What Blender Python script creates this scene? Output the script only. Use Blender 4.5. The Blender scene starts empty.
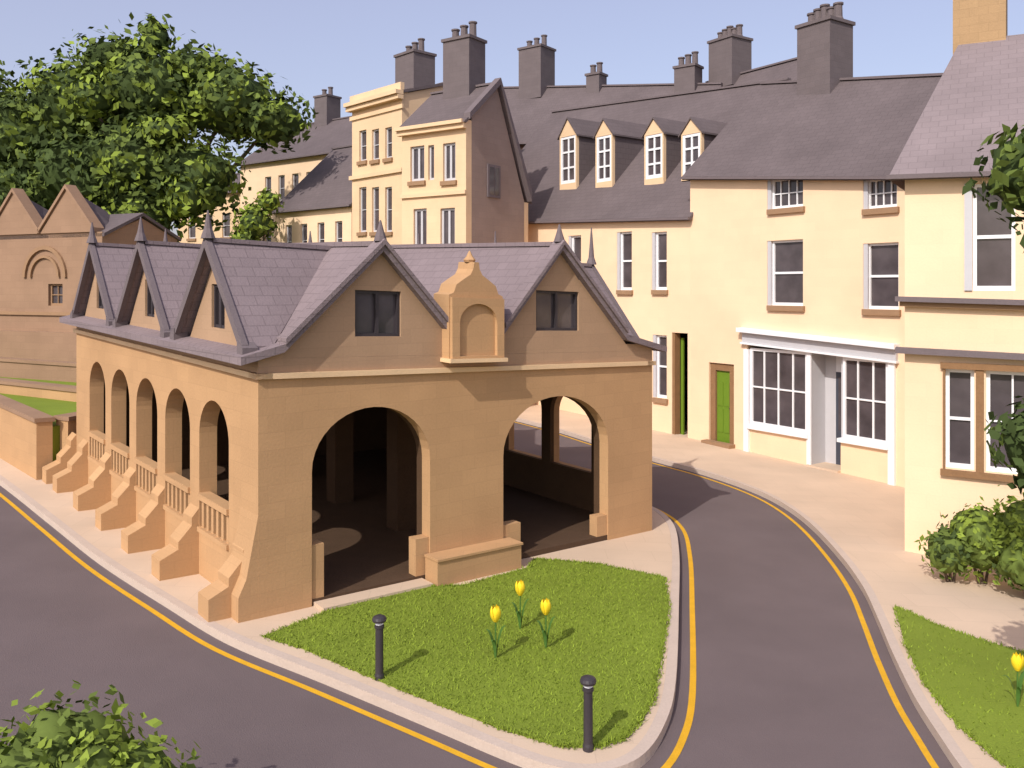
import bpy, bmesh, math, random
from mathutils import Vector, noise
random.seed(7)
S=bpy.context.scene
SL=-0.0445
def gz(x,y=0): return SL*max(-60,min(60,x))

# ---------------------------------------------------------------- materials
def mat(name,col,var=.12,scale=1.5,rough=.9,brick=None,bump=.15,mortar=.75,spec=.2,fine=25,island=0,metal=0,stain=0,bv=.035):
    m=bpy.data.materials.new(name);m.use_nodes=True
    N=m.node_tree.nodes;L=m.node_tree.links
    b=N["Principled BSDF"];b.inputs["Roughness"].default_value=rough
    b.inputs["Specular IOR Level"].default_value=spec;b.inputs["Metallic"].default_value=metal
    tc=N.new("ShaderNodeTexCoord")
    n1=N.new("ShaderNodeTexNoise");n1.inputs["Scale"].default_value=scale;n1.inputs["Detail"].default_value=6
    L.new(tc.outputs["UV"],n1.inputs["Vector"])
    n2=N.new("ShaderNodeTexNoise");n2.inputs["Scale"].default_value=fine;n2.inputs["Detail"].default_value=4
    L.new(tc.outputs["UV"],n2.inputs["Vector"])
    ad=N.new("ShaderNodeMath");ad.operation='ADD';L.new(n1.outputs[0],ad.inputs[0]);L.new(n2.outputs[0],ad.inputs[1])
    mr=N.new("ShaderNodeMapRange");mr.inputs[1].default_value=.6;mr.inputs[2].default_value=1.4
    mr.inputs[3].default_value=1-var;mr.inputs[4].default_value=1+var
    L.new(ad.outputs[0],mr.inputs[0])
    cur=None
    if brick:
        bw,bh,mo=brick
        br=N.new("ShaderNodeTexBrick");L.new(tc.outputs["UV"],br.inputs["Vector"])
        br.inputs["Scale"].default_value=1;br.inputs["Brick Width"].default_value=bw;br.inputs["Row Height"].default_value=bh
        br.inputs["Mortar Size"].default_value=mo;br.inputs["Mortar Smooth"].default_value=.3
        br.inputs["Color1"].default_value=(*[c*(1+bv) for c in col],1);br.inputs["Color2"].default_value=(*[c*(1-bv) for c in col],1)
        br.inputs["Mortar"].default_value=(*[c*mortar for c in col],1)
        cur=br.outputs["Color"]
    mx=N.new("ShaderNodeVectorMath");mx.operation='SCALE'
    if cur: L.new(cur,mx.inputs[0])
    else: mx.inputs[0].default_value=col
    L.new(mr.outputs[0],mx.inputs["Scale"])
    out=mx.outputs[0]
    if island:
        ge=N.new("ShaderNodeNewGeometry")
        m2=N.new("ShaderNodeMapRange");m2.inputs[3].default_value=1-island;m2.inputs[4].default_value=1+island
        L.new(ge.outputs["Random Per Island"],m2.inputs[0])
        v2=N.new("ShaderNodeVectorMath");v2.operation='SCALE';L.new(out,v2.inputs[0]);L.new(m2.outputs[0],v2.inputs["Scale"]);out=v2.outputs[0]
    if stain:
        n3=N.new("ShaderNodeTexNoise");n3.inputs["Scale"].default_value=.45;n3.inputs["Detail"].default_value=5
        L.new(tc.outputs["UV"],n3.inputs["Vector"])
        m3=N.new("ShaderNodeMapRange");m3.inputs[1].default_value=.35;m3.inputs[2].default_value=.65
        m3.inputs[3].default_value=1-stain;m3.inputs[4].default_value=1.03
        L.new(n3.outputs[0],m3.inputs[0])
        v3=N.new("ShaderNodeVectorMath");v3.operation='SCALE';L.new(out,v3.inputs[0]);L.new(m3.outputs[0],v3.inputs["Scale"]);out=v3.outputs[0]
    L.new(out,b.inputs["Base Color"])
    if bump:
        bp=N.new("ShaderNodeBump");bp.inputs["Strength"].default_value=bump;bp.inputs["Distance"].default_value=.03
        hh=n2.outputs[0]
        if brick:
            mm=N.new("ShaderNodeMath");mm.operation='MULTIPLY_ADD';mm.inputs[1].default_value=-1.0
            L.new(br.outputs["Fac"],mm.inputs[0]);L.new(n2.outputs[0],mm.inputs[2]);hh=mm.outputs[0]
        L.new(hh,bp.inputs["Height"]);L.new(bp.outputs[0],b.inputs["Normal"])
    return m
STONE=mat("hall_stone",(.49,.295,.150),.07,1.2,brick=(.55,.26,.006),mortar=.93,stain=.08,bump=.12)
STONE_D=mat("hall_gable_stone",(.41,.265,.165),.07,1.2,brick=(.5,.24,.006),mortar=.93,stain=.08,bump=.12)
BAND=mat("moulding_stone",(.74,.52,.31),.06,2,stain=.08)
TIMBER_SHADE=mat("timber_and_painted_shade",(.085,.048,.026),.15,3)  # dark timber; also paints interior shade on the hall's inner wall faces
FLOOR=mat("shade_toned_floor",(.085,.05,.03),.15,3)  # floor colour darkened to hold the shade under the hall roof
CREAM=mat("cream_limestone",(.83,.605,.405),.04,1,brick=(.6,.28,.005),mortar=.965,stain=.05,bump=.07,bv=.015)
CREAM2=mat("honey_limestone",(.73,.52,.325),.05,1,brick=(.6,.28,.006),mortar=.95,stain=.07,bump=.08,bv=.02)
GABLE=mat("shade_toned_gable",(.31,.23,.195),.08,1,brick=(.5,.25,.008),mortar=.92,stain=.1)  # shade of the right-facing gable end is put into this stone colour
BROWN=mat("brown_stone",(.31,.195,.125),.08,1,brick=(.5,.25,.008),mortar=.92,stain=.1,bump=.1)
SILL=mat("sill_stone",(.31,.19,.11),.1,3)
ROOF=mat("stone_slate_hall",(.235,.185,.192),.07,1.5,brick=(.3,.2,.010),mortar=.80,stain=.14,bump=.3)
ROOF2=mat("stone_slate_row",(.135,.108,.110),.07,1.5,brick=(.32,.22,.010),mortar=.8,stain=.12,bump=.25)
ROOF3=mat("stone_slate_pale",(.235,.19,.195),.07,1.5,brick=(.32,.22,.010),mortar=.84,stain=.10,bump=.25)
COPE=mat("coping_stone",(.155,.125,.13),.12,3)
CHIM=mat("chimney_stone",(.145,.118,.12),.1,2,brick=(.4,.2,.008),mortar=.9)
CHIMT=mat("chimney_tan",(.40,.26,.14),.1,2,brick=(.4,.2,.008),mortar=.9)
WHITE=mat("white_paint",(.78,.78,.80),.03,4,rough=.5,bump=.03,spec=.4)
GREYP=mat("grey_paint",(.50,.49,.51),.04,4,rough=.5,bump=.03,spec=.4)
GLASS=mat("window_glass",(.075,.062,.067),.4,1.2,rough=.12,bump=0,spec=.5,fine=2)
GREEN=mat("green_door_paint",(.13,.22,.02),.06,3,rough=.5)
DKDOOR=mat("slate_door_paint",(.06,.065,.085),.06,3,rough=.4)
WOOD=mat("brown_timber",(.25,.14,.07),.15,4)
ROAD=mat("asphalt",(.148,.115,.115),.07,1.0,rough=.9,fine=60,bump=.25,stain=.10)
PAVE=mat("pavement_stone",(.60,.46,.34),.05,1.0,brick=(.9,.6,.007),mortar=.91,stain=.08,fine=40,bump=.08,bv=.02)
KERB=mat("kerb_stone",(.52,.42,.35),.08,3)
YEL=mat("yellow_road_paint",(.66,.36,.02),.15,5,rough=.7,fine=50)
GRASS=mat("grass",(.185,.245,.028),.14,1.2,fine=40,bump=.5,stain=.12)
BLADE=mat("grass_blades",(.20,.265,.030),.12,1,island=.22,bump=0)
GROUND=mat("ground",(.12,.16,.04),.2,.4)
LEAFL=mat("leaf_light",(.19,.25,.038),.1,1,island=.25,bump=0,rough=.8,spec=.1)
LEAFM=mat("leaf_mid",(.115,.155,.034),.1,1,island=.25,bump=0,rough=.8,spec=.1)
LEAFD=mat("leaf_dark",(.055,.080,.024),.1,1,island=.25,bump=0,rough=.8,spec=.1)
BARK=mat("bark",(.12,.085,.06),.25,4,bump=.6)
IRON=mat("black_iron",(.04,.033,.038),.1,4,rough=.5,spec=.4)
PETAL=mat("tulip_petal",(.90,.66,.03),.08,6,rough=.5,bump=0)
STEM=mat("tulip_stem",(.07,.15,.03),.1,6,rough=.5,bump=0)

# ---------------------------------------------------------------- helpers
def add_uv(me):
    uv=me.uv_layers.new(name="UVMap")
    for p in me.polygons:
        n=p.normal
        if abs(n.z)>.97: t=Vector((1,0,0));b=Vector((0,1,0))
        else:
            t=Vector((0,0,1)).cross(n).normalized();b=n.cross(t)
        for li in p.loop_indices:
            co=me.vertices[me.loops[li].vertex_index].co
            uv.data[li].uv=(co.dot(t),co.dot(b))
def mkmesh(name,V,F,mats,mi=None,parent=None,fix=True,smooth=False):
    me=bpy.data.meshes.new(name);me.from_pydata([tuple(v) for v in V],[],F)
    for m in (mats if isinstance(mats,list) else [mats]): me.materials.append(m)
    if mi: me.polygons.foreach_set("material_index",mi)
    if fix:
        bm=bmesh.new();bm.from_mesh(me);bmesh.ops.recalc_face_normals(bm,faces=bm.faces);bm.to_mesh(me);bm.free()
    me.update()
    if smooth: me.polygons.foreach_set("use_smooth",[True]*len(me.polygons))
    add_uv(me)
    ob=bpy.data.objects.new(name,me);S.collection.objects.link(ob)
    if parent: ob.parent=parent
    return ob
class Frame:
    def __init__(s,P0,P1,flip=False,g=False):
        s.p=Vector((P0[0],P0[1]));d=Vector((P1[0]-P0[0],P1[1]-P0[1]));s.L=d.length;s.d=d.normalized()
        n=Vector((-s.d.y,s.d.x))
        s.n=-n if flip else n;s.g=g
    def __call__(s,a,z,d):
        q=s.p+s.d*a+s.n*d
        return Vector((q.x,q.y,z+(SL*q.x if s.g else 0)))
class Obj:
    def __init__(s,name,loc=(0,0,0)):
        s.e=bpy.data.objects.new(name,None);S.collection.objects.link(s.e);s.parts={}
        s.e.empty_display_size=.5
    def add(s,part,m,V,F):
        P=s.parts.setdefault((part,m.name),[m,[],[]]);o=len(P[1]);P[1].extend(V);P[2].extend([tuple(i+o for i in f) for f in F])
    def prism(s,part,m,fr,pts,d0,d1):
        n=len(pts)
        V=[fr(a,z,d0) for a,z in pts]+[fr(a,z,d1) for a,z in pts]
        F=[tuple(range(n)),tuple(range(2*n-1,n-1,-1))]+[(i,(i+1)%n,(i+1)%n+n,i+n) for i in range(n)]
        s.add(part,m,V,F)
    def box(s,part,m,fr,a0,a1,z0,z1,d0,d1): s.prism(part,m,fr,[(a0,z0),(a1,z0),(a1,z1),(a0,z1)],d0,d1)
    def slab(s,part,m,pts,th=.12,strips=1):
        if len(pts)==4 and strips>1:
            a,b,c,d=[Vector(p) for p in pts];V=[];F=[]
            for i in range(strips+1):
                t=i/strips;p=a.lerp(b,t);q=d.lerp(c,t)
                V+=[p,q,q-Vector((0,0,th)),p-Vector((0,0,th))]
            for i in range(strips):
                o=i*4
                for k in range(4): F.append((o+k,o+(k+1)%4,o+4+(k+1)%4,o+4+k))
            F+=[(0,1,2,3),(strips*4+3,strips*4+2,strips*4+1,strips*4)]
            s.add(part,m,V,F);return
        n=len(pts);V=[Vector(p) for p in pts];V+= [v-Vector((0,0,th)) for v in V]
        F=[tuple(range(n)),tuple(range(2*n-1,n-1,-1))]+[(i,(i+1)%n,(i+1)%n+n,i+n) for i in range(n)]
        s.add(part,m,V,F)
    def beam(s,part,m,p,q,w,h):
        V=[p,p+w,p+w+h,p+h,q,q+w,q+w+h,q+h]
        s.add(part,m,V,[(0,1,2,3),(7,6,5,4),(0,4,5,1),(1,5,6,2),(2,6,7,3),(3,7,4,0)])
    def cyl(s,part,m,c,r0,r1,h,n=12,z0=None):
        V=[];F=[]
        for r,z in ((r0,0),(r1,h)):
            V+=[Vector((c[0]+r*math.cos(t*2*math.pi/n),c[1]+r*math.sin(t*2*math.pi/n),c[2]+z)) for t in range(n)]
        F=[(i,(i+1)%n,(i+1)%n+n,i+n) for i in range(n)]+[tuple(range(n-1,-1,-1)),tuple(range(n,2*n))]
        s.add(part,m,V,F)
    def lathe(s,part,m,c,prof,n=14):
        V=[];F=[]
        for j,(r,z) in enumerate(prof):
            for i in range(n):
                t=i*2*math.pi/n
                V.append(Vector((c[0]+r*math.cos(t),c[1]+r*math.sin(t),c[2]+z)))
        for j in range(len(prof)-1):
            for i in range(n): F.append((j*n+i,j*n+(i+1)%n,(j+1)*n+(i+1)%n,(j+1)*n+i))
        s.add(part,m,V,F)
    def wall(s,part,m,fr,a0,a1,z0,ztop,ops,d0=0,d1=.35):
        zt=ztop if isinstance(ztop,tuple) else (ztop,ztop)
        A=sorted(set([a0,a1]+[v for o in ops for v in o[:2] if a0<v<a1]))
        Z=sorted(set([z0]+[v for o in ops for v in o[2:4] if v>z0]))
        zf=lambda a:zt[0]+(zt[1]-zt[0])*(a-a0)/(a1-a0)
        for i in range(len(A)-1):
            for j in range(len(Z)):
                am=(A[i]+A[i+1])/2;last=j==len(Z)-1
                tl,tr=zf(A[i]),zf(A[i+1])
                if Z[j]>=min(tl,tr)-.01: continue
                if not last and Z[j+1]>=min(tl,tr)-.01: last=True
                zm=(Z[j]+(Z[j+1] if j<len(Z)-1 else Z[j]+.01))/2
                if any(o[0]<am<o[1] and o[2]<=zm<o[3] for o in ops): continue
                if last: pts=[(A[i],Z[j]),(A[i+1],Z[j]),(A[i+1],tr),(A[i],tl)]
                else: pts=[(A[i],Z[j]),(A[i+1],Z[j]),(A[i+1],Z[j+1]),(A[i],Z[j+1])]
                s.prism(part,m,fr,pts,d0,d1)
        for o in ops:
            if len(o)>4 and o[4]>0:
                a,b,_,c,r=o;n=20;cx=(a+b)/2;hw=(b-a)/2
                P=[(cx-hw*math.cos(math.pi*t/n),c-r+r*math.sin(math.pi*t/n)) for t in range(n+1)]
                for t in range(n):
                    p,q=P[t],P[t+1]
                    pts=[p,q,(q[0],c),(p[0],c)]
                    if abs(q[1]-c)<1e-6: pts=[p,q,(p[0],c)]
                    if abs(p[1]-c)<1e-6: pts=[p,q,(q[0],c)]
                    s.prism(part,m,fr,pts,d0,d1)
    def window(s,fr,a0,a1,z0,z1,nx=2,ny=2,m=None,sill=True,rec=.1,fw=.07,bar=.035,midbar=0):
        m=m or WHITE
        s.box("glass",GLASS,fr,a0,a1,z0,z1,rec+.06,rec+.08)
        for x0,x1 in ((a0,a0+fw),(a1-fw,a1)): s.box("window_frames",m,fr,x0,x1,z0,z1,rec,rec+.055)
        for y0,y1 in ((z0,z0+fw*1.3),(z1-fw,z1)): s.box("window_frames",m,fr,a0+fw,a1-fw,y0,y1,rec+.002,rec+.055)
        for i in range(1,nx):
            x=a0+(a1-a0)*i/nx;s.box("window_bars",m,fr,x-bar/2,x+bar/2,z0+fw,z1-fw,rec+.01,rec+.05)
        for j in range(1,ny):
            y=z0+(z1-z0)*j/ny;w=midbar if (midbar and j*2==ny) else bar
            s.box("window_bars",m,fr,a0+fw,a1-fw,y-w/2,y+w/2,rec+.013,rec+.048)
        if sill: s.box("sills",SILL,fr,a0-.08,a1+.08,z0-.17,z0-.003,-.10,.12)
    def chimney(s,fr,a,d,w,dep,z0,z1,pots=3,m=None,pot=None):
        m=m or CHIM;pot=pot or m
        s.box("chimney",m,fr,a-w/2,a+w/2,z0,z1,d-dep/2,d+dep/2)
        s.box("chimney_cap",m,fr,a-w/2-.06,a+w/2+.06,z1+.001,z1+.12,d-dep/2-.06,d+dep/2+.06)
        for i in range(pots):
            x=a-w/2+w*(i+.5)/pots;c=fr(x,z1+.12,d)
            ph=.5+.08*((i*7)%3)
            s.lathe("chimney_pots",pot,c,[(.19,0),(.15,.1),(.14,ph-.08),(.18,ph-.06),(.18,ph),(.1,ph),(.1,ph-.2)],10)
    def finish(s):
        for (part,mn),(m,V,F) in s.parts.items(): mkmesh(part,V,F,m,parent=s.e,smooth=part in ("crown_core","petals","trunk_and_limbs"))
        return s.e
def terrace(name,P0,P1,depth,zb,eave,ridge,ops,wm,rm,a0=0,a1=None,rd=None,back=None,end_m=None,ov=.18,top_off=.05):
    o=Obj(name);fr=Frame(P0,P1);a1=a1 if a1 is not None else fr.L
    rd=rd or depth/2
    el,er=eave if isinstance(eave,tuple) else (eave,eave)
    rl,rr=ridge if isinstance(ridge,tuple) else (ridge,ridge)
    bl,brr=back if isinstance(back,tuple) else ((back,back) if back else (el,er))
    o.wall("walls",wm,fr,a0,a1,zb,(el-top_off,er-top_off),ops)
    o.box("walls",wm,fr,a0,a1,zb,min(bl,brr)-.1,depth-.3,depth)
    em=end_m or wm
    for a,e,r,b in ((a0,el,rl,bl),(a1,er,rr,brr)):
        t=.3 if a==a0 else -.3
        pts=[(.352,zb),(depth-.302,zb),(depth-.302,b-.02-top_off),(rd,r-.12),(.352,e+(r-e)*.352/rd-.16)]
        V=[fr(a,z,d) for d,z in pts]+[fr(a+t,z,d) for d,z in pts];n=5
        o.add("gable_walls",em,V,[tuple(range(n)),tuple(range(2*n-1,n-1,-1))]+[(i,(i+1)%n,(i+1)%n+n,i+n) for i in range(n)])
    k0=(rl-el)/rd;k1=(rr-er)/rd
    o.slab("roof",rm,[fr(a0-ov,el-k0*ov*.9,-ov*1.2),fr(a1+ov,er-k1*ov*.9,-ov*1.2),fr(a1+ov,rr,rd),fr(a0-ov,rl,rd)],.13,12)
    o.slab("roof",rm,[fr(a0-ov,rl,rd+.002),fr(a1+ov,rr,rd+.002),fr(a1+ov,brr,depth+.1),fr(a0-ov,bl,depth+.1)],.13,12)
    o.beam("ridge_tiles",COPE,fr(a0-ov,rl-.02,rd-.12),fr(a1+ov,rr-.02,rd-.12),Vector((fr.n.x,fr.n.y,0))*.24,Vector((0,0,.08)))
    p=fr(a0-ov,el-k0*ov*.9-.1,-ov*1.2-.1);q=fr(a1+ov,er-k1*ov*.9-.1,-ov*1.2-.1)
    o.beam("gutter",COPE,p,q,Vector((fr.n.x,fr.n.y,0))*.09,Vector((0,0,.08)))
    return o,fr
def catmull(P,n=6):
    out=[]
    for i in range(len(P)-1):
        p0=Vector(P[max(0,i-1)]);p1=Vector(P[i]);p2=Vector(P[i+1]);p3=Vector(P[min(len(P)-1,i+2)])
        for k in range(n):
            t=k/n;out.append(.5*((2*p1)+(p2-p0)*t+(2*p0-5*p1+4*p2-p3)*t*t+(3*p1-p0-3*p2+p3)*t**3))
    out.append(Vector(P[-1]));return out
def offset(P,d):
    out=[]
    for i,p in enumerate(P):
        t=(P[min(i+1,len(P)-1)]-P[max(i-1,0)]).normalized();out.append(p+Vector((-t.y,t.x))*d)
    return out
def strip(name,m,P,d0,d1,dz,parent=None,th=0):
    A=offset(P,d0);B=offset(P,d1);n=len(P)
    V=[(p.x,p.y,SL*p.x+dz) for p in A]+[(p.x,p.y,SL*p.x+dz) for p in B]
    F=[(i,i+1,i+1+n,i+n) for i in range(n-1)]
    if th:
        V+=[(v[0],v[1],v[2]-th) for v in V]
        F+=[(i+2*n,i+1+2*n,i+1,i) for i in range(n-1)]+[(i+n,i+1+n,i+1+3*n,i+3*n) for i in range(n-1)]
    return mkmesh(name,V,F,m,parent=parent)
def flat(name,m,P,dz,th):
    n=len(P);V=[(p[0],p[1],gz(p[0])+dz) for p in P]+[(p[0],p[1],gz(p[0])+dz-th) for p in P]
    F=[tuple(range(n))]+[(i,(i+1)%n,(i+1)%n+n,i+n) for i in range(n)]
    return mkmesh(name,V,F,m)

# ---------------------------------------------------------------- ground, roads
xs=[-600,-60,60,600];V=[(x,y,gz(x)-.25) for x in xs for y in (-60,900)]
mkmesh("ground",V,[(0,2,3,1),(2,4,5,3),(4,6,7,5)],GROUND)
V=[(x,y,gz(x)-.12) for x in (-58,58) for y in (-6,75)]
mkmesh("road",V,[(0,2,3,1)],ROAD)
kL=catmull([(-24,32.5),(-17.5,25.9),(-11.92,20.11),(-9.18,17.17),(-7.14,14.98),(-5.31,13.23),(-3.94,11.98),(-2.37,10.93),(-.95,9.96),(.0,9.30),(.5,9.05),(.92,9.02),(1.38,9.32),(1.77,10.04),(2.13,11.23),(2.74,14.18),(3.28,16.97),(3.53,19.04),(3.25,20.5),(2.2,22.3),(0,25.0),(-2.6,28.2),(-6,32.2),(-12,40),(-22,52)])
kR=catmull([(-16,52),(-7,42.2),(-3,37.4),(1.04,32.05),(2.93,28.78),(4.37,26.4),(5.41,24.88),(6.24,23.15),(6.64,21.58),(6.73,19.65),(6.53,17.31),(6.22,15.35),(5.83,13.77),(5.47,12.41),(5.16,11.1),(5.0,10.16),(4.89,9.39),(4.79,8.31),(4.7,5),(4.7,1)])
flat("pavement",PAVE,[(p.x,p.y) for p in offset(kL,.14)]+[(-40,52),(-40,46)],0,.2)
flat("pavement",PAVE,[(p.x,p.y) for p in offset(kR,.14)]+[(40,1),(40,70),(-16,70)],0,.2)
strip("kerb",KERB,kL,0,.139,.004,th=.2)
strip("kerb",KERB,kR,0,.139,.004,th=.2)
for k in (kL,kR): strip("yellow_line",YEL,k,-.17,-.255,-.115)

# grass
G1=[(-3.45,12.0),(-2.55,13.3),(-1.5,14.25),(-.85,14.35),(0.3,15.45),(.45,15.95),(1.0,15.9),(1.63,15.8),(2.68,15.25),(2.5,13.8),(2.2,12.51),(1.95,11.5),(1.74,10.65),(1.5,10.1),(1.25,9.68),(.95,9.48),(.52,9.45),(-.13,9.78),(-1.36,10.6),(-2.85,11.68)]
G2=[(6.34,14.3),(6.69,13.5),(7.1,12.97),(7.62,12.47),(8.54,11.56),(13,9.5),(13,3),(5.6,3),(5.52,9.03),(5.39,9.55),(5.33,10.28),(5.45,11.41),(5.79,12.72)]
G3=[(-14,5),(-10,7.2),(-6,7.9),(-3.6,7.9),(-2.4,7.3),(-1.9,6),(-1.9,1),(-14,1)]
def inpoly(x,y,P):
    c=False;j=len(P)-1
    for i in range(len(P)):
        if (P[i][1]>y)!=(P[j][1]>y) and x<(P[j][0]-P[i][0])*(y-P[i][1])/(P[j][1]-P[i][1])+P[i][0]: c=not c
        j=i
    return c
def lawn(name,P,n,h=.04,dz=.02,base=.2):
    flat(name,GRASS,P,dz,base)
    x0,x1=min(p[0] for p in P),max(p[0] for p in P);y0,y1=min(p[1] for p in P),max(p[1] for p in P)
    V=[];F=[];k=0
    E=[(P[i],P[(i+1)%len(P)]) for i in range(len(P))]
    while k<n:
        if k%6==0:
            a,b=random.choice(E);t=random.random();x=a[0]+(b[0]-a[0])*t+random.gauss(0,.025);y=a[1]+(b[1]-a[1])*t+random.gauss(0,.025)
        else:
            x=random.uniform(x0,x1);y=random.uniform(y0,y1)
            if not inpoly(x,y,P): continue
        z=gz(x)+dz-.01;a=random.uniform(0,6.28);w=.007+random.random()*.007;hh=h*random.uniform(.5,1.4)
        lx=random.gauss(0,.03);ly=random.gauss(0,.03);o=len(V)
        V+=[(x-w*math.cos(a),y-w*math.sin(a),z),(x+w*math.cos(a),y+w*math.sin(a),z),(x+lx,y+ly,z+hh)];F.append((o,o+1,o+2));k+=1
    mkmesh(name+"_blades",V,F,BLADE,fix=False)
lawn("lawn",G1,26000);lawn("verge",G2,11000);lawn("verge",G3,1500)

# ---------------------------------------------------------------- foliage
def blob(o,part,m,c,r,seed):
    bm=bmesh.new();bmesh.ops.create_icosphere(bm,subdivisions=3,radius=1)
    for v in bm.verts:
        k=1+.35*noise.noise(v.co*2.3+Vector((seed,0,0)));v.co=Vector((v.co.x*r[0]*k,v.co.y*r[1]*k,v.co.z*r[2]*k))+Vector(c)
    o.add(part,m,[v.co.copy() for v in bm.verts],[tuple(v.index for v in f.verts) for f in bm.faces]);bm.free()
def leaves(o,clumps,size,dens,core=.70,cm=None):
    ms=[LEAFL,LEAFM,LEAFD]
    for ci,c in enumerate(clumps):
        C=Vector(c[:3]);R=c[3:6]
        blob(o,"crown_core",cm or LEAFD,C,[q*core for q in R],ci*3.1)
        n=int(dens*(R[0]*R[1]+R[0]*R[2]+R[1]*R[2])/3/size**2)
        for i in range(n):
            d=Vector((random.gauss(0,1),random.gauss(0,1),random.gauss(0,1))).normalized()
            if d.y>.6: continue
            k=1+.34*noise.noise(d*2.2+Vector((ci*5.3,0,0)))+.2*noise.noise(d*6+Vector((0,ci*5.3,0)))
            k*=random.uniform(.70,1.03) if random.random()<.9 else random.uniform(1,1.10)
            p=C+Vector((d.x*R[0],d.y*R[1],d.z*R[2]))*k
            nn=(d+Vector((random.gauss(0,.5),random.gauss(0,.5),random.gauss(0,.5)))).normalized()
            t=nn.cross(Vector((random.gauss(0,1),random.gauss(0,1),random.gauss(0,1)))).normalized();b=nn.cross(t)
            s=size*random.uniform(.6,1.3)
            q=noise.noise(p*(.45/size**.5)+Vector((9,ci*.3,2)))
            sh=c[6]
            if q>.2: sh=max(0,sh-1)
            elif q<-.2: sh=min(2,sh+1)
            o.add("foliage",ms[sh],[p-t*s,p-b*s*.55,p+t*s,p+b*s*.55],[(0,1,2,3)])
def limb(o,p,q,r0,r1,n=8):
    p=Vector(p);q=Vector(q);a=(q-p).normalized();u=a.cross(Vector((0.3,1,.1))).normalized();w=a.cross(u)
    V=[c+ (u*math.cos(t*2*math.pi/n)+w*math.sin(t*2*math.pi/n))*r for c,r in ((p,r0),(q,r1)) for t in range(n)]
    o.add("trunk_and_limbs",BARK,V,[(i,(i+1)%n,(i+1)%n+n,i+n) for i in range(n)])
def tree(name,base,clumps,r,size,dens,fork):
    o=Obj(name);b=Vector(base);f=Vector(fork)
    m=b.lerp(f,.5)+Vector((r*.4,0,0))
    limb(o,b,m,r*1.3,r,10);limb(o,m,f,r,r*.8,10)
    for c in clumps:
        C=Vector(c[:3]);mid=f.lerp(C,.55)+Vector((0,0,-.1*(C-f).length))
        limb(o,f,mid,r*.5,r*.28);limb(o,mid,C,r*.28,r*.1)
    leaves(o,clumps,size,dens);o.finish()
T=[(-18.85,45,15,3.4,3,3,1),(-22.8,45,14.3,3,3,2.8,1),(-25.6,45,12.9,3,3,2.7,1),(-14.7,45,14.6,2.8,3,2.2,1),(-12.4,45,13.7,2.0,2.2,1.5,1),(-18.9,44,11.3,3.4,3,3,1),(-15.9,43.6,10.4,2.3,2.4,2.3,1),(-22,44,10.6,3,3,2.6,2),(-18.6,45,18.0,.9,1,1.2,1),(-20.9,45,16.8,1.8,2,1.4,1),(-16.3,45,16.2,1.8,2,1.3,1),(-29,46,13.9,3.4,3,3.2,1),(-26,44,9.6,3,2.5,2.2,2),(-17,42.2,12.6,1.3,1,.8,0),(-20.5,42.3,14.4,1.1,1,1.2,0),(-15.9,42.2,9.4,1.2,1,1.3,0),(-18.8,43.4,8.6,2.4,1.6,2.0,1)]
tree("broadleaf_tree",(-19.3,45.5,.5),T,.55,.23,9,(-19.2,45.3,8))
tree("small_tree",(-12.9,43.3,.4),[(-12.9,43.3,8.2,1.1,1.1,1.1,0),(-12.2,43.3,9.3,.7,.7,.7,0),(-13.4,43.2,7.2,.9,.9,.9,0),(-12.6,43.3,6.3,1.1,1.1,.9,0)],.18,.16,9,(-12.9,43.3,5))
tree("roadside_tree",(6.95,9.2,gz(7)),[(5.80,9.5,6.28,.62,.7,.66,2),(6.4,9.3,5.7,.8,.9,.6,2),(5.78,9.4,3.3,.54,.6,.46,2),(6.35,9.3,3.9,.6,.8,.55,2),(7.2,9.4,6.8,1,1,.9,2),(7.3,9.2,4.9,.8,.9,.8,2),(6.05,9.3,2.75,.5,.5,.42,2)],.14,.085,9,(6.95,9.3,3.2))  # dark leaf tone on every clump: shade put into the leaf colour
def bush(name,clumps,size,dens):
    o=Obj(name)
    for c in clumps:
        for k in range(3): limb(o,(c[0]+k*.05,c[1],gz(c[0])-.02),(c[0]+(k-1)*c[3]*.5,c[1]+(k-1)*.1,c[2]),.03,.012,6)
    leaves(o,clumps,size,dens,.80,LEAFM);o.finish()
bush("garden_bush",[(-3.75,7.2,.85,.66,.6,.72,0),(-4.4,7.1,.68,.60,.5,.66,0),(-3.15,7.1,.66,.55,.5,.66,0),(-2.62,7.0,.46,.38,.3,.46,2),(-3.9,6.8,1.05,.45,.4,.42,0),(-3.4,6.9,1.05,.38,.3,.36,0)],.06,10)
bush("garden_bush",[(8.5,15.7,.45,.6,.6,.62,0),(9.2,15.3,.6,.7,.6,.75,0),(7.95,15.75,.2,.42,.45,.45,1),(9.9,15.0,.6,.7,.6,.8,1),(8.9,14.9,.25,.6,.4,.5,1)],.07,10)

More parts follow.
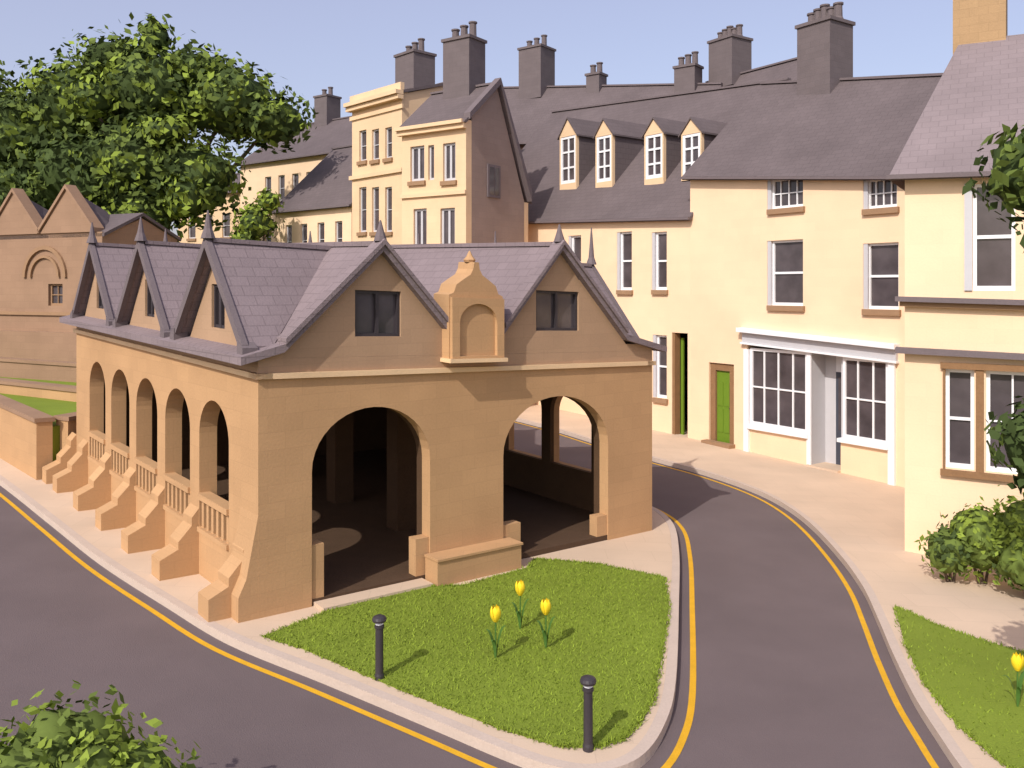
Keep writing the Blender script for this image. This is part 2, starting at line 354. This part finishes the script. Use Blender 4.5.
# ---------------------------------------------------------------- market hall
O=Vector((-3.71,12.63));U=Vector((.762,.647)).normalized();W=Vector((-U.y,U.x));LU,LV=8.76,10.1
def pt(u,v): q=O+U*u+W*v;return (q.x,q.y)
H=Obj("market_hall")
Ff=Frame(pt(0,0),pt(LU,0),g=True)               # front : (u,h,v)
Fl=Frame(pt(0,0),pt(0,LV),flip=True,g=True)     # left  : (v,h,u)
Fr=Frame(pt(LU,0),pt(LU,LV),g=True)             # right : (v,h,-u)
Fb=Frame(pt(0,LV),pt(LU,LV),flip=True,g=True)   # back  : (u,h,-v)
TH=.30;TF=.24
H.wall("front_arcade",STONE,Ff,0,LU,-.5,3.5,[(.86,3.05,-.1,2.99,.93),(4.66,7.41,-.12,2.97,1.02)],0,TF)
H.wall("front_arcade_inner_face",TIMBER_SHADE,Ff,TH,LU-TH,-.5,3.3,[(.86,3.05,-.1,2.99,.93),(4.66,7.41,-.12,2.97,1.02)],TF+.001,TF+.16)  # dark layer behind the arches, painting the interior shade
cs=[1.7+1.665*i for i in range(5)]
H.wall("side_arcade",STONE,Fl,TF+.001,LV,-.5,3.5,[(c-.62,c+.62,.72,2.97,.62) for c in cs],0,TH)
H.wall("rear_side_wall",TIMBER_SHADE,Fr,TF+.17,LV,-.5,3.5,[(1.5,2.85,.95,2.75,.62),(3.15,4.5,.95,2.75,.62)],TH-.12,TH)  # dark inner skin carries the interior shade in its colour
H.wall("rear_side_arcade",STONE,Fr,TF+.001,LV,-.5,3.5,[(1.5,2.85,.95,2.75,.62),(3.15,4.5,.95,2.75,.62)],0,TH-.122)
H.wall("end_wall",STONE,Fb,TH+.001,LU-TH-.001,-.5,3.5,[],0,TH-.1)
H.wall("end_wall_shade_face",TIMBER_SHADE,Fb,TH+.001,LU-TH-.001,-.5,3.5,[],TH-.098,TH)  # added dark face, interior shade painted into its colour
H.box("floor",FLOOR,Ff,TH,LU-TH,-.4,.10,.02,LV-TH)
H.box("ceiling",TIMBER_SHADE,Ff,TH,LU-TH,3.3,3.45,TF+.17,LV-TH)
for i in range(9): H.box("ceiling_beams",TIMBER_SHADE,Ff,TH,LU-TH,3.05,3.3,.9+i*1.05,1.1+i*1.05)
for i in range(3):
    H.box("inner_piers",TIMBER_SHADE,Ff,3.95,4.4,.1,3.05,2.4+2.5*i,2.8+2.5*i)
for F_,L_ in ((Ff,LU),(Fl,LV),(Fr,LV)):
    H.box("string_course",BAND,F_,-.06,L_+.06,3.503,3.585,-.06,.2)
prof=[(-.32,3.84),(.35,4.02),(2.05,5.62),(3.55,4.12),(4.42,4.12),(6.02,5.88),(7.85,4.16),(9.08,3.9)]
def gable_with_window(fr,c,hw,base,apex,wz0,wz1,wh,m,part,d0=.0,d1=.3):
    sl=(apex-base)/hw
    top=lambda a:apex-abs(a-c)*sl
    w0,w1=c-wh,c+wh
    H.prism(part,m,fr,[(c-hw,base),(w0,base),(w0,top(w0))],d0,d1)
    H.prism(part,m,fr,[(w1,base),(c+hw,base),(w1,top(w1))],d0,d1)
    if wz0>base: H.prism(part,m,fr,[(w0,base),(w1,base),(w1,wz0),(w0,wz0)],d0,d1)
    H.prism(part,m,fr,[(w0,wz1),(w1,wz1),(w1,top(w1)),(c,apex),(w0,top(w0))],d0,d1)
    H.box("gable_glass",GLASS,fr,w0,w1,wz0,wz1,d0+.10,d0+.12)
    for a in ((w0,w0+.05),(w1-.05,w1),(c-.03,c+.03)): H.box("gable_window_mullions",IRON,fr,a[0],a[1],wz0,wz1,d0+.04,d0+.099)
    for z in ((wz0,wz0+.05),(wz1-.05,wz1)): H.box("gable_window_mullions",IRON,fr,w0+.051,w1-.051,z[0],z[1],d0+.045,d0+.098)
H.box("parapet",STONE_D,Ff,0,LU,3.588,3.80,0,.3)
H.prism("parapet",STONE_D,Ff,[(0,3.801),(.5,3.801),(.5,4.0),(.3,3.95),(0,3.86)],0,.3)
H.box("parapet",STONE_D,Ff,3.3,4.55,3.801,4.06,.003,.3)
H.box("parapet",STONE_D,Ff,7.7,LU,3.801,3.95,.003,.3)
gable_with_window(Ff,2.04,1.82,3.802,5.56,4.12,4.86,.43,STONE_D,"front_gable",.002,.3)
gable_with_window(Ff,6.02,1.86,3.802,5.82,4.22,4.98,.56,STONE_D,"front_gable",.002,.3)
H.prism("front_gable",STONE_D,Ff,[(6.60,3.802),(8.10,3.802),(6.60,5.24)],.004,.3)
for i in range(len(prof)-1):
    (u0,h0),(u1,h1)=prof[i],prof[i+1]
    H.slab("roof",ROOF,[Ff(u0,h0,-.14),Ff(u1,h1,-.14),Ff(u1,h1,LV+.2),Ff(u0,h0,LV+.2)],.12)
def coping(fr,a0,z0,a1,z1,d0,d1,th=.09,m=ROOF):
    H.prism("gable_copings",m,fr,[(a0,z0),(a1,z1),(a1,z1+th),(a0,z0+th)],d0,d1)
for c,l,r,b,t in ((2.05,1.7,1.25,4.03,5.62),(6.02,1.45,1.8,4.2,5.88)):
    bl=t-(t-prof[1][1])/1.7*l if c<3 else t-(5.88-4.12)/1.6*l
    brr=t-(5.62-4.12)/1.5*r if c<3 else t-(5.88-4.16)/1.83*r
    coping(Ff,c-l,bl,c,t-.01,-.19,.10);coping(Ff,c,t-.01,c+r,brr,-.19,.10)
def finial(fr,a,z,d,h=.5,r=.11):
    c=fr(a,z,d);H.lathe("finials",COPE,c,[(r,0),(r*.8,.08),(r*.55,.16),(.012,h)],8)
finial(Ff,2.05,5.66,-.04,.34);finial(Ff,6.02,5.92,-.04,.34)
finial(Ff,2.05,5.6,LV,.5);finial(Ff,6.02,5.85,LV,.5)
H.beam("roof_ridge",ROOF,Ff(1.97,5.58,0.1),Ff(1.97,5.58,LV+.2),Vector((U.x,U.y,SL*U.x))*.16,Vector((0,0,.08)))
H.beam("roof_ridge",ROOF,Ff(5.94,5.84,0.1),Ff(5.94,5.84,LV+.2),Vector((U.x,U.y,SL*U.x))*.16,Vector((0,0,.08)))
def side_gable(fr,c,hw,base,apex,inner,fh):
    gable_with_window(fr,c,hw-.1,3.802,apex-.1,4.15,4.85,.27,STONE_D,"side_gable",.002,.28)
    for sgn in (-1,1):
        q=[fr(c,apex,-.12),fr(c,apex,inner),fr(c+sgn*hw,base,.28),fr(c+sgn*hw,base,-.12)]
        H.slab("cross_roof",ROOF,q,.09)
        H.prism("gable_copings",COPE,fr,[(c,apex-.12),(c,apex+.05),(c+sgn*(hw+.04),base+.02),(c+sgn*(hw+.04),base-.17)],-.22,-.124)
        H.prism("kneelers",COPE,fr,[(c+sgn*(hw-.1),base-.22),(c+sgn*(hw+.1),base-.22),(c+sgn*(hw+.1),base-.02),(c+sgn*(hw-.1),base+.08)],-.24,.0)
    finial(fr,c,apex+.02,-.16,fh,.12)
    H.beam("roof_ridge",ROOF,fr(c-.07,apex-.03,-.1),fr(c-.07,apex-.03,inner),Vector((fr.d.x,fr.d.y,SL*fr.d.x))*.14,Vector((0,0,.07)))
for c in (1.52,4.85,8.15): side_gable(Fl,c,1.42,3.98,5.55,2.0,.45)
for c in (1.95,5.45,9.0): side_gable(Fr,c,1.4,3.98,5.6,LU-6.1,.85)
H.box("parapet",STONE_D,Fl,.301,LV,3.588,3.80,0,.28)
H.box("parapet",STONE_D,Fr,.301,LV,3.588,3.80,0,.28)
for a,b in ((3.0,3.4),(6.3,6.8),(9.5,10.1)): H.box("parapet",STONE_D,Fl,a,b,3.801,3.9,.004,.28)
H.prism("end_gable",STONE_D,Fb,[(0.3,3.5),(LU-.3,3.5),(LU-.3,3.8),(7.85,4.04),(6.02,5.76),(4.42,4.0),(3.55,4.0),(2.05,5.5),(.35,3.9)],0,.3)
# ogee niche centrepiece
og=[(3.30,3.72),(4.48,3.72),(4.48,4.84),(4.38,4.88),(4.32,5.02),(4.16,5.12),(4.02,5.20),(3.96,5.30),(3.94,5.42),(3.84,5.42),(3.82,5.30),(3.76,5.20),(3.62,5.12),(3.46,5.02),(3.40,4.88),(3.30,4.84)]
H.prism("niche_backing",STONE,Ff,og,-.20,.25)
H.wall("niche_frame",STONE,Ff,3.32,4.46,3.76,4.80,[(3.48,4.30,3.80,4.70,.33)],-.27,-.202)
H.box("niche_sill",BAND,Ff,3.26,4.52,3.69,3.757,-.30,-.002)
H.lathe("finials",STONE,Ff(3.89,5.42,.0),[(.09,0),(.11,.04),(.06,.1),(.01,.2)],8)
feet=[.45]+[(cs[i]+cs[i+1])/2 for i in range(4)]+[9.3,10.3]
for v in feet:
    w=.2
    P=[(0.001,1.1),(-.12,.95),(-.12,.82),(-.34,.58),(-.34,.46),(-.64,.32),(-.64,-.3),(0.001,-.3)]
    V=[Fl(v-w,z,d) for d,z in P]+[Fl(v+w,z,d) for d,z in P];n=len(P)
    H.add("buttress_feet",STONE,V,[tuple(range(n)),tuple(range(2*n-1,n-1,-1))]+[(i,(i+1)%n,(i+1)%n+n,i+n) for i in range(n)])
H.prism("corner_batter",STONE,Ff,[(-.30,-.3),(0.0,-.3),(0.0,1.5),(-.1,1.0),(-.18,.6),(-.30,.35)],0.002,.62)
for c in cs:
    H.box("balustrade_rail",STONE,Fl,c-.62,c+.62,1.26,1.36,-.04,.18)
    H.box("balustrade_rail",STONE,Fl,c-.62,c+.62,.721,.80,-.04,.18)
    for k in range(6):
        x=c-.52+k*.208
        H.box("balusters",STONE,Fl,x-.045,x+.045,.80,1.26,.02,.12)
for a,b,h in ((.861,1.08,.93),(2.78,3.049,.72),(4.661,5.1,.68),(7.12,7.409,.50)):
    H.box("jamb_blocks",STONE,Ff,a,b,-.3,h,.03,TF-.003)
H.box("stone_platform",STONE,Ff,2.95,4.78,-.3,.42,-.36,-.002)
H.box("stone_platform_cap",STONE,Ff,2.93,4.80,.422,.46,-.39,-.004)
H.box("door_step",PAVE,Ff,.9,2.9,-.2,.06,-.3,TF)
H.finish()

# ---------------------------------------------------------------- shop house (A)
opsA=[(3.36,4.73,7.5,8.45),(6.78,7.83,7.25,8.10),(3.36,4.73,4.45,6.50),(6.78,7.88,4.40,6.27),(.88,1.99,-1.5,2.45),(2.55,7.78,-1.5,3.18)]
A,fa=terrace("shop_house",(6.27,30.4),(10.8,23.7),8,-1.6,(9.08,8.10),(12.75,11.3),opsA,CREAM,ROOF2,a1=8.8,rd=4)
A.window(fa,3.50,4.73,7.5,8.45,4,2);A.window(fa,6.88,7.83,7.25,8.10,4,2)
A.window(fa,3.50,4.73,4.45,6.50,1,2,midbar=.07);A.window(fa,6.88,7.88,4.40,6.27,1,2,midbar=.07)
for a,z0,z1 in ((3.36,7.5,8.45),(6.78,7.25,8.1),(3.36,4.45,6.5),(6.78,4.4,6.27)): A.box("reveal",GREYP,fa,a+.002,a+.138,z0,z1,.02,.2)
A.box("door_frame",WOOD,fa,.9,1.12,-.6,2.43,.06,.3);A.box("door_frame",WOOD,fa,1.12,1.97,2.2,2.43,.065,.3);A.box("door_frame",WOOD,fa,1.75,1.97,-.6,2.198,.06,.3)
A.box("green_door",GREEN,fa,1.122,1.748,-.5,2.198,.14,.2)
for z in (.1,1.0): 
    for a in (1.18,1.46): A.box("door_panels",GREEN,fa,a,a+.22,z,z+.8,.12,.139)
A.lathe("door_knob",IRON,fa(1.70,.95,.11),[(.001,-.03),(.03,0),(.001,.03)],8)
A.box("door_step",SILL,fa,.8,2.05,-.5,-.2,-.3,.02)
sl=-.045
def sq(part,m,a0,a1,z0,z1,d0,d1): A.prism(part,m,fa,[(a0,z0+sl*(a0-2.4)),(a1,z0+sl*(a1-2.4)),(a1,z1+sl*(a1-2.4)),(a0,z1+sl*(a0-2.4))],d0,d1)
sq("shop_fascia",GREYP,2.42,7.86,3.24,3.56,-.10,.1)
sq("shop_cornice",WHITE,2.32,7.92,3.565,3.70,-.28,.02)
sq("shop_cornice",WHITE,2.38,7.90,3.17,3.235,-.16,.1)
for a in (2.46,7.60):A.box("shop_pilaster",WHITE,fa,a,a+.2,-1,3.0,-.08,.1)
A.box("stallriser",CREAM,fa,2.66,4.95,-1.2,.42,.0,.3);A.box("stallriser",CREAM,fa,6.05,7.6,-1.2,.48,.0,.3)
A.window(fa,2.68,4.9,.55,3.05,4,2,sill=False,rec=.0,fw=.09,bar=.05)
A.window(fa,6.12,7.58,.6,2.98,3,2,sill=False,rec=.0,fw=.09,bar=.05)
A.box("shop_sill",WHITE,fa,2.62,4.96,.425,.545,-.12,.1);A.box("shop_sill",WHITE,fa,6.0,7.62,.485,.595,-.12,.1)
A.box("lobby_side",GREYP,fa,4.93,5.03,-1,3.15,.0,.75);A.box("lobby_side",GREYP,fa,6.0,6.08,-1,3.1,.1,.75)
A.box("lobby_back",GREYP,fa,5.031,5.42,-1,3.15,.68,.75);A.box("shop_door",DKDOOR,fa,5.42,5.998,-.6,2.45,.66,.72)
A.box("door_light",GLASS,fa,5.52,5.9,.7,2.3,.64,.659);A.box("lobby_head",WHITE,fa,5.421,5.998,2.45,3.15,.67,.75)
A.box("lobby_floor",PAVE,fa,4.95,6.05,-1,-.36,-.15,.8);A.box("lobby_post",WHITE,fa,4.9,5.05,-1,3.1,-.06,-.001)
A.chimney(fa,2.6,4,1.35,1.3,11.2,14.2,5,pot=CHIM)
A.finish()

# house B with dormers
wB=[(6.49,7.31,4.92,7.15),(8.35,9.1,4.93,7.05),(8.4,9.1,.98,3.28),(3.6,4.4,4.95,7.15)]
B,fb=terrace("dormer_house",(0.18,38.6),(6.27,30.4),11,-1.5,(8.3,7.62),(14.2,13.1),wB+[(9.35,10.1,-1,3.4)],CREAM,ROOF2,a0=-4,rd=5.5,ov=.15)
for a0,a1,z0,z1 in wB:
    B.window(fb,a0+.14,a1,z0,z1,1,2,midbar=.07,fw=.08);B.box("reveal",GREYP,fb,a0+.002,a0+.138,z0,z1,.02,.2)
B.box("passage_back",TIMBER_SHADE,fb,9.35,10.1,-1,3.4,.9,1.0);B.box("passage_frame",WOOD,fb,9.36,9.47,-1,3.38,.02,.3);B.box("green_gate",GREEN,fb,9.5,9.62,-1,3.2,.3,.36)
for c,w,z0,z1,za in ((2.16,.5,9.55,11.6,12.4),(4.45,.45,9.4,11.3,12.0),(7.29,.45,9.25,10.95,11.6),(9.19,.43,9.1,10.7,11.3)):
    d=1.2
    B.wall("dormer_fronts",CREAM2,fb,c-w-.06,c+w+.06,9.0,z1+.1,[(c-w,c+w,z0,z1)],d,d+.15)
    B.prism("dormer_fronts",CREAM2,fb,[(c-w-.06,z1+.102),(c+w+.06,z1+.102),(c,za-.04)],d,d+.15)
    B.window(fb,c-w,c+w,z0,z1,2,3,sill=False,rec=d+.02,fw=.11,bar=.08)
    for sg in (-1,1):
        x=c+sg*(w+.06)
        B.box("dormer_cheeks",ROOF2,fb,min(x,x-sg*.06),max(x,x-sg*.06),8.9,z1+.1,d+.151,d+3.2)
        e=c+sg*(w+.16);zz=z1+.0
        B.slab("dormer_roofs",ROOF2,[fb(c,za+.03,d-.06),fb(e,zz,d-.06),fb(e,zz,d+3.6),fb(c,za+.03,d+3.6)],.07)
B.finish()

# gable-ended house D
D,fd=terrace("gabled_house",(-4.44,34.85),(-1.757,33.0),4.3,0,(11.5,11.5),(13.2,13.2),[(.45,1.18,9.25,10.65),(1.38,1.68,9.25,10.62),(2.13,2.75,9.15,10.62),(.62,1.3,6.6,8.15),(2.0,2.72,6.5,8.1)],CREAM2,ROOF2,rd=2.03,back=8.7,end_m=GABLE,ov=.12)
for q in [(.45,1.18,9.25,10.65),(2.13,2.75,9.15,10.62),(.62,1.3,6.6,8.15),(2.0,2.72,6.5,8.1)]: D.window(fd,*q,2,1,m=GREYP,sill=True,bar=.1,fw=.09)
D.window(fd,1.38,1.68,9.25,10.62,1,1,m=GREYP,sill=False)
D.box("cornice",CREAM2,fd,-.1,3.3,11.1,11.28,-.22,-.001);D.box("cornice",CREAM2,fd,-.1,3.3,11.281,11.42,-.34,-.001);D.box("string",CREAM2,fd,-.02,3.28,8.6,8.75,-.1,-.001)
fe_=Frame(fd(3.26,0,0)[:2],fd(3.26,0,4.3)[:2])
D.box("gable_window",COPE,fe_,1.35,2.2,8.6,9.9,-.06,-.002);D.box("gable_window_glass",GLASS,fe_,1.45,1.75,8.7,9.8,-.07,-.061);D.box("gable_window_glass",GLASS,fe_,1.8,2.1,8.7,9.8,-.07,-.061)
D.prism("verge_coping",COPE,fe_,[(0,11.45),(2.03,13.15),(2.03,13.42),(0,11.7)],-.2,.1)
D.prism("verge_coping",COPE,fe_,[(2.03,13.15),(4.3,8.65),(4.3,9.1),(2.03,13.42)],-.2,.1)
D.chimney(fd,1.6,2.03,1.35,1.1,12.3,15.1,3);D.finish()
# tall house E
wE=[(.6,1.2,10.91,12.35),(1.65,2.22,10.85,12.26),(2.7,3.23,10.82,12.21),(.6,1.2,7.6,9.7),(1.65,2.22,7.56,9.61),(2.7,3.23,7.51,9.53)]
E,fe=terrace("georgian_house",(-7.57,40.9),(-4.84,38),6,0,13.7,14.6,wE,CREAM2,ROOF2,ov=.1)
for q in wE: E.window(fe,*q,1,2,m=GREYP)
for z,p in ((13.3,.3),(13.5,.42),(10.1,.12),(12.9,.08)): E.box("cornice",CREAM2,fe,-.1,4.1,z,z+.18,-p,-.001)
E.box("parapet",CREAM2,fe,-.05,4.02,13.681,14.05,-.1,.1)
E.chimney(fe,.94,3,1.5,1.3,14,16.3,3);E.finish()
# distant houses
Fh,ff=terrace("stone_house",(-12.6,46),(-7.8,42),8,0,9.2,12.9,[(.9,1.45,6.6,8.3),(2.2,2.75,6.6,8.3),(3.6,4.15,6.6,8.3),(5,5.55,6.6,8.3)],CREAM,ROOF2,rd=4)
for a in (.9,2.2,3.6,5): Fh.window(ff,a,a+.55,6.6,8.3,1,2,m=GREYP,sill=False)
Fh.finish()
G,fg=terrace("stone_house",(-17.6,56),(-9.4,50),8,0,13.1,16,[(2.5+i*1.3,3.1+i*1.3,10.4,12) for i in range(5)]+[(2.5+i*1.3,3.1+i*1.3,7.4,9) for i in range(5)],CREAM,ROOF2,rd=4)
for i in range(5):
    G.window(fg,2.5+i*1.3,3.1+i*1.3,10.4,12,1,2,m=GREYP,sill=False);G.window(fg,2.5+i*1.3,3.1+i*1.3,7.4,9,1,2,m=GREYP,sill=False)
G.chimney(fg,3.8,4,1.2,1.2,15,17.5,2);G.finish()
Hh,fh=terrace("stone_house",(-23.2,60),(-17.4,57),7,0,11.5,13.2,[(1+i*1.6,1.7+i*1.6,8.4,10) for i in range(3)],CREAM2,ROOF2,rd=3.5)
for i in range(3): Hh.window(fh,1+i*1.6,1.7+i*1.6,8.4,10,1,2,m=GREYP)
Hh.finish()
K,fk=terrace("rear_house",(-2.5,47.6),(8.26,39.63),6,0,(13.2,11.8),(16.6,14.9),[],GABLE,ROOF2,rd=3)
K.chimney(fk,2.62,3,1.5,1.4,15.5,18.3,3);K.chimney(fk,6.5,3,.8,.8,15,16.3,2);K.chimney(fk,11.8,3,1.1,.9,14.5,15.9,3);K.finish()
M,fm=terrace("rear_house",(7.5,42),(10.86,37.0),6,0,12,15.4,[],GABLE,ROOF2,rd=3)
M.chimney(fm,1.34,3,1.5,1.4,14.8,17.1,5);M.finish()

# corner house C (hipped)
C=Obj("corner_house");fc=Frame((8.0,17.6),(9.77,16.5))
opsC=[(1.22,1.95,4.95,7.05),(.74,1.25,1.42,3.39),(1.45,2.35,1.42,3.39),(4,5.1,4.95,7.05),(4,5.1,1.42,3.39)]
C.wall("walls",CREAM,fc,0,9,-1.5,(7.38,7.1),opsC)
C.box("walls",CREAM,fc,0,.35,-1.5,7.3,.352,7.6);C.box("walls",CREAM,fc,8.65,9,-1.5,7.0,.352,7.6);C.box("walls",CREAM,fc,0,9,-1.5,7,7.602,8)
e=[fc(-.25,7.30,-.25),fc(9.2,7.0,-.25),fc(8.2,10.7,4),fc(.7,10.9,4),fc(-.25,7.3,8.2),fc(9.2,7,8.2)]
C.slab("roof",ROOF3,[e[0],e[1],e[2],e[3]],.12,8);C.slab("roof",ROOF3,[e[0],e[3],e[4]],.12);C.slab("roof",ROOF3,[e[4],e[3],e[2],e[5]],.12);C.slab("roof",ROOF3,[e[1],e[5],e[2]],.12)
C.window(fc,1.22,1.95,4.95,7.05,1,2,midbar=.07,sill=False);C.window(fc,.74,1.25,1.42,3.39,1,2,midbar=.06,sill=False);C.window(fc,1.45,2.35,1.42,3.39,2,2,sill=False)
C.window(fc,4,5.1,4.95,7.05,2,2);C.window(fc,4,5.1,1.42,3.39,2,2)
C.box("shutter",GREYP,fc,1.08,1.218,4.95,7.05,-.04,.1)
for a in (.70,1.28,2.36):C.box("timber_posts",WOOD,fc,a,a+.04 if a<1 else a+.14,1.3,3.5,-.05,.02)
C.box("timber_head",WOOD,fc,.66,2.55,3.40,3.52,-.08,.02);C.box("timber_sill",WOOD,fc,.66,2.55,1.28,1.40,-.1,.02)
C.prism("upper_cornice",COPE,fc,[(-.15,4.73),(9,4.5),(9,4.6),(-.15,4.83)],-.25,-.001);C.prism("upper_cornice",SILL,fc,[(-.08,4.63),(9,4.4),(9,4.497),(-.08,4.727)],-.14,-.001)
C.prism("lower_cornice",COPE,fc,[(-.15,3.68),(9,3.5),(9,3.6),(-.15,3.80)],-.22,-.001)
C.beam("gutter",COPE,fc(-.3,7.2,-.35),fc(9.2,6.9,-.35),Vector((fc.n.x,fc.n.y,0))*.1,Vector((0,0,.09)))
C.chimney(fc,1.1,4.3,1.1,.9,10.3,12.3,2,m=CHIMT,pot=CHIM);C.finish()

# left cottage
Lh=Obj("gabled_stone_cottage");fl=Frame((-21,33.5),(-15.4,31))
Lh.wall("walls",BROWN,fl,-6,7.1,.5,7.0,[(4.35,5.1,4.35,5.15)])
Lh.box("walls",BROWN,fl,-6,7.1,.5,7.0,3.2,3.5);Lh.prism("walls",BROWN,Frame(fl(7.1,0,.352)[:2],fl(7.1,0,3.19)[:2]),[(0,.5),(2.84,.5),(2.84,7.0),(1.42,7.6),(0,7.0)],0,.3)
Lh.slab("roof",ROOF2,[fl(-6.2,6.95,-.0),fl(7.2,6.95,-.0),fl(7.2,7.8,1.75),fl(-6.2,7.8,1.75)]);Lh.slab("roof",ROOF2,[fl(-6.2,7.8,1.752),fl(7.2,7.8,1.752),fl(7.2,6.95,3.6),fl(-6.2,6.95,3.6)])
for c in (-3,-.2,2.56,5.38):
    Lh.prism("gables",BROWN,fl,[(c-1.4,7.001),(c+1.4,7.001),(c,8.6)],-.06,.3)
    Lh.prism("copings",BROWN,fl,[(c-1.45,7.0),(c,8.6),(c,8.75),(c-1.45,7.15)],-.14,.32);Lh.prism("copings",BROWN,fl,[(c,8.6),(c+1.45,7.0),(c+1.45,7.15),(c,8.75)],-.14,.32)
    for sg in (-1,1): Lh.slab("cross_roof",ROOF2,[fl(c,8.5,.31),fl(c,7.9,1.7),fl(c+sg*1.3,7.0,1.2),fl(c+sg*1.4,6.98,.31)],.08)
Lh.window(fl,4.35,5.1,4.35,5.15,2,2,m=SILL,sill=False)
for r0 in (1.15,.8):
    n=14;c=4.2
    P=[(c-r0*math.cos(math.pi*t/n),5.4+r0*math.sin(math.pi*t/n)) for t in range(n+1)]
    for t in range(n): Lh.prism("arch_moulding",SILL,fl,[P[t],P[t+1],(c+(P[t+1][0]-c)*.88,5.4+(P[t+1][1]-5.4)*.88),(c+(P[t][0]-c)*.88,5.4+(P[t][1]-5.4)*.88)],-.09,-.002)
Lh.box("plinth",BROWN,fl,-6,7.1,.5,3.4,-.35,-.002);Lh.box("string",SILL,fl,-6,7.1,4.0,4.12,-.08,-.002);Lh.finish()

# terrace garden and walls
R0=Vector((-10.9,20.5));R1=Vector((-24,33.7));R2=Vector((-8.6,29));R3=Vector((-9,44))
flat("lawn_terrace",GRASS,[tuple(R0),tuple(R2),tuple(R3),(-45,60),(-50,42),tuple(R1)],1.22,1.4)
def rwall(name,p,q,h0,h1,th=.35,m=STONE,cap=True):
    o=Obj(name);fr=Frame(p,q,g=True)
    o.box("wall",m,fr,0,fr.L,h0,h1,0,th)
    if cap:o.box("coping",BROWN,fr,-.03,fr.L+.03,h1+.001,h1+.1,-.05,th+.05)
    o.finish()
rwall("garden_wall",(-10.9,20.5),(-24,33.7),-.3,1.35)
rwall("garden_wall",(-8.6,29),(-10.95,20.75),-.3,1.35)
rwall("terrace_wall",(-11.5,24.6),(-19,27.4),1.0,1.5,.4,STONE)
rwall("terrace_wall",(-11,28.4),(-19,30.0),1.0,1.75,.4,BROWN)

# ---------------------------------------------------------------- bollards, tulips
for x,y in ((-1.67,10.88),(.83,9.42)):
    o=Obj("bollard");z=gz(x)+.02;c=(x,y,z)
    o.lathe("post",IRON,c,[(.06,-.05),(.06,.03),(.052,.06),(.050,.62),(.062,.63),(.062,.66),(.045,.665),(.045,.70)],16)
    o.lathe("white_band",WHITE,c,[(.047,.672),(.052,.675),(.052,.695),(.047,.70)],16)
    o.lathe("cap",IRON,c,[(.04,.70),(.085,.71),(.092,.735),(.08,.765),(.04,.785),(.001,.79)],16);o.finish()
def tulip(x,y,h,s=1.15):
    o=Obj("tulip");z=gz(x)+.02
    o.cyl("stem",STEM,(x,y,z-.03),.012,.010,h,8)
    for k in range(6):
        a=k*math.pi/3+.3;r=.055 if k%2 else .045;V=[];n=7
        for j in range(n):
            t=j/(n-1);rad=r*(math.sin(math.pi*(.08+.72*t))**.7)*1.15;w=.048*math.sin(math.pi*(.12+.85*t))**.8*s
            for q in (-1,0,1):
                aa=a+q*w/max(rad,.02)*.9;rr=rad*(1 if q else 1.08)
                V.append(Vector((x+rr*s*math.cos(aa),y+rr*s*math.sin(aa),z+h-.05+t*(.19-.015*abs(q))*s)))
        F=[(j*3+q,j*3+q+1,j*3+q+4,j*3+q+3) for j in range(n-1) for q in (0,1)]
        o.add("petals",PETAL,V,F)
    for k,(a,l) in enumerate(((.4,.42),(2.6,.36),(4.4,.3))):
        V=[];n=7
        for j in range(n):
            t=j/(n-1);rr=.01+.17*t**1.5;w=.028*math.sin(math.pi*min(1,.1+.9*t));zz=z+l*math.sin(t*1.9)/1.0
            cx=x+rr*math.cos(a);cy=y+rr*math.sin(a)
            V+=[Vector((cx-w*math.sin(a),cy+w*math.cos(a),zz)),Vector((cx+w*math.sin(a),cy-w*math.cos(a),zz))]
        o.add("leaves",STEM,V,[(2*j,2*j+1,2*j+3,2*j+2) for j in range(n-1)])
    o.finish()
tulip(-.22,11.6,.54);tulip(.12,12.64,.54);tulip(.47,11.99,.52);tulip(6.36,10.87,.50)

# ---------------------------------------------------------------- light, sky, camera
w=bpy.data.worlds.new("World");S.world=w;w.use_nodes=True
WN=w.node_tree.nodes;WL=w.node_tree.links
bg=WN["Background"];sk=WN.new("ShaderNodeTexSky");sk.sky_type='NISHITA';sk.sun_disc=False
sk.sun_elevation=math.radians(40);sk.sun_rotation=math.radians(210);sk.air_density=1.0;sk.dust_density=3.0;sk.ozone_density=2.0
sky_tint=WN.new("ShaderNodeVectorMath");sky_tint.operation='ADD';sky_tint.inputs[1].default_value=(2.1,1.75,2.2)   # flat lavender added over the whole sky, lifts the ambient light
WL.new(sk.outputs[0],sky_tint.inputs[0]);WL.new(sky_tint.outputs[0],bg.inputs[0]);bg.inputs[1].default_value=.125
l=bpy.data.lights.new("sun",'SUN');l.energy=3.6;l.angle=math.radians(.5);l.color=(1,.95,.88)
lo=bpy.data.objects.new("sun",l);S.collection.objects.link(lo)
el=math.radians(40);d=Vector((.5*math.cos(el),.866*math.cos(el),-math.sin(el)));lo.rotation_euler=d.to_track_quat('-Z','Y').to_euler()
cam=bpy.data.cameras.new("camera");co=bpy.data.objects.new("camera",cam);S.collection.objects.link(co);S.camera=co
co.location=(0,0,5);co.rotation_euler=(math.pi/2,0,0);cam.lens=30.375;cam.sensor_width=36;cam.shift_y=-96/1024;cam.clip_end=2000
S.view_settings.view_transform='Standard';S.view_settings.look='None';S.view_settings.exposure=0
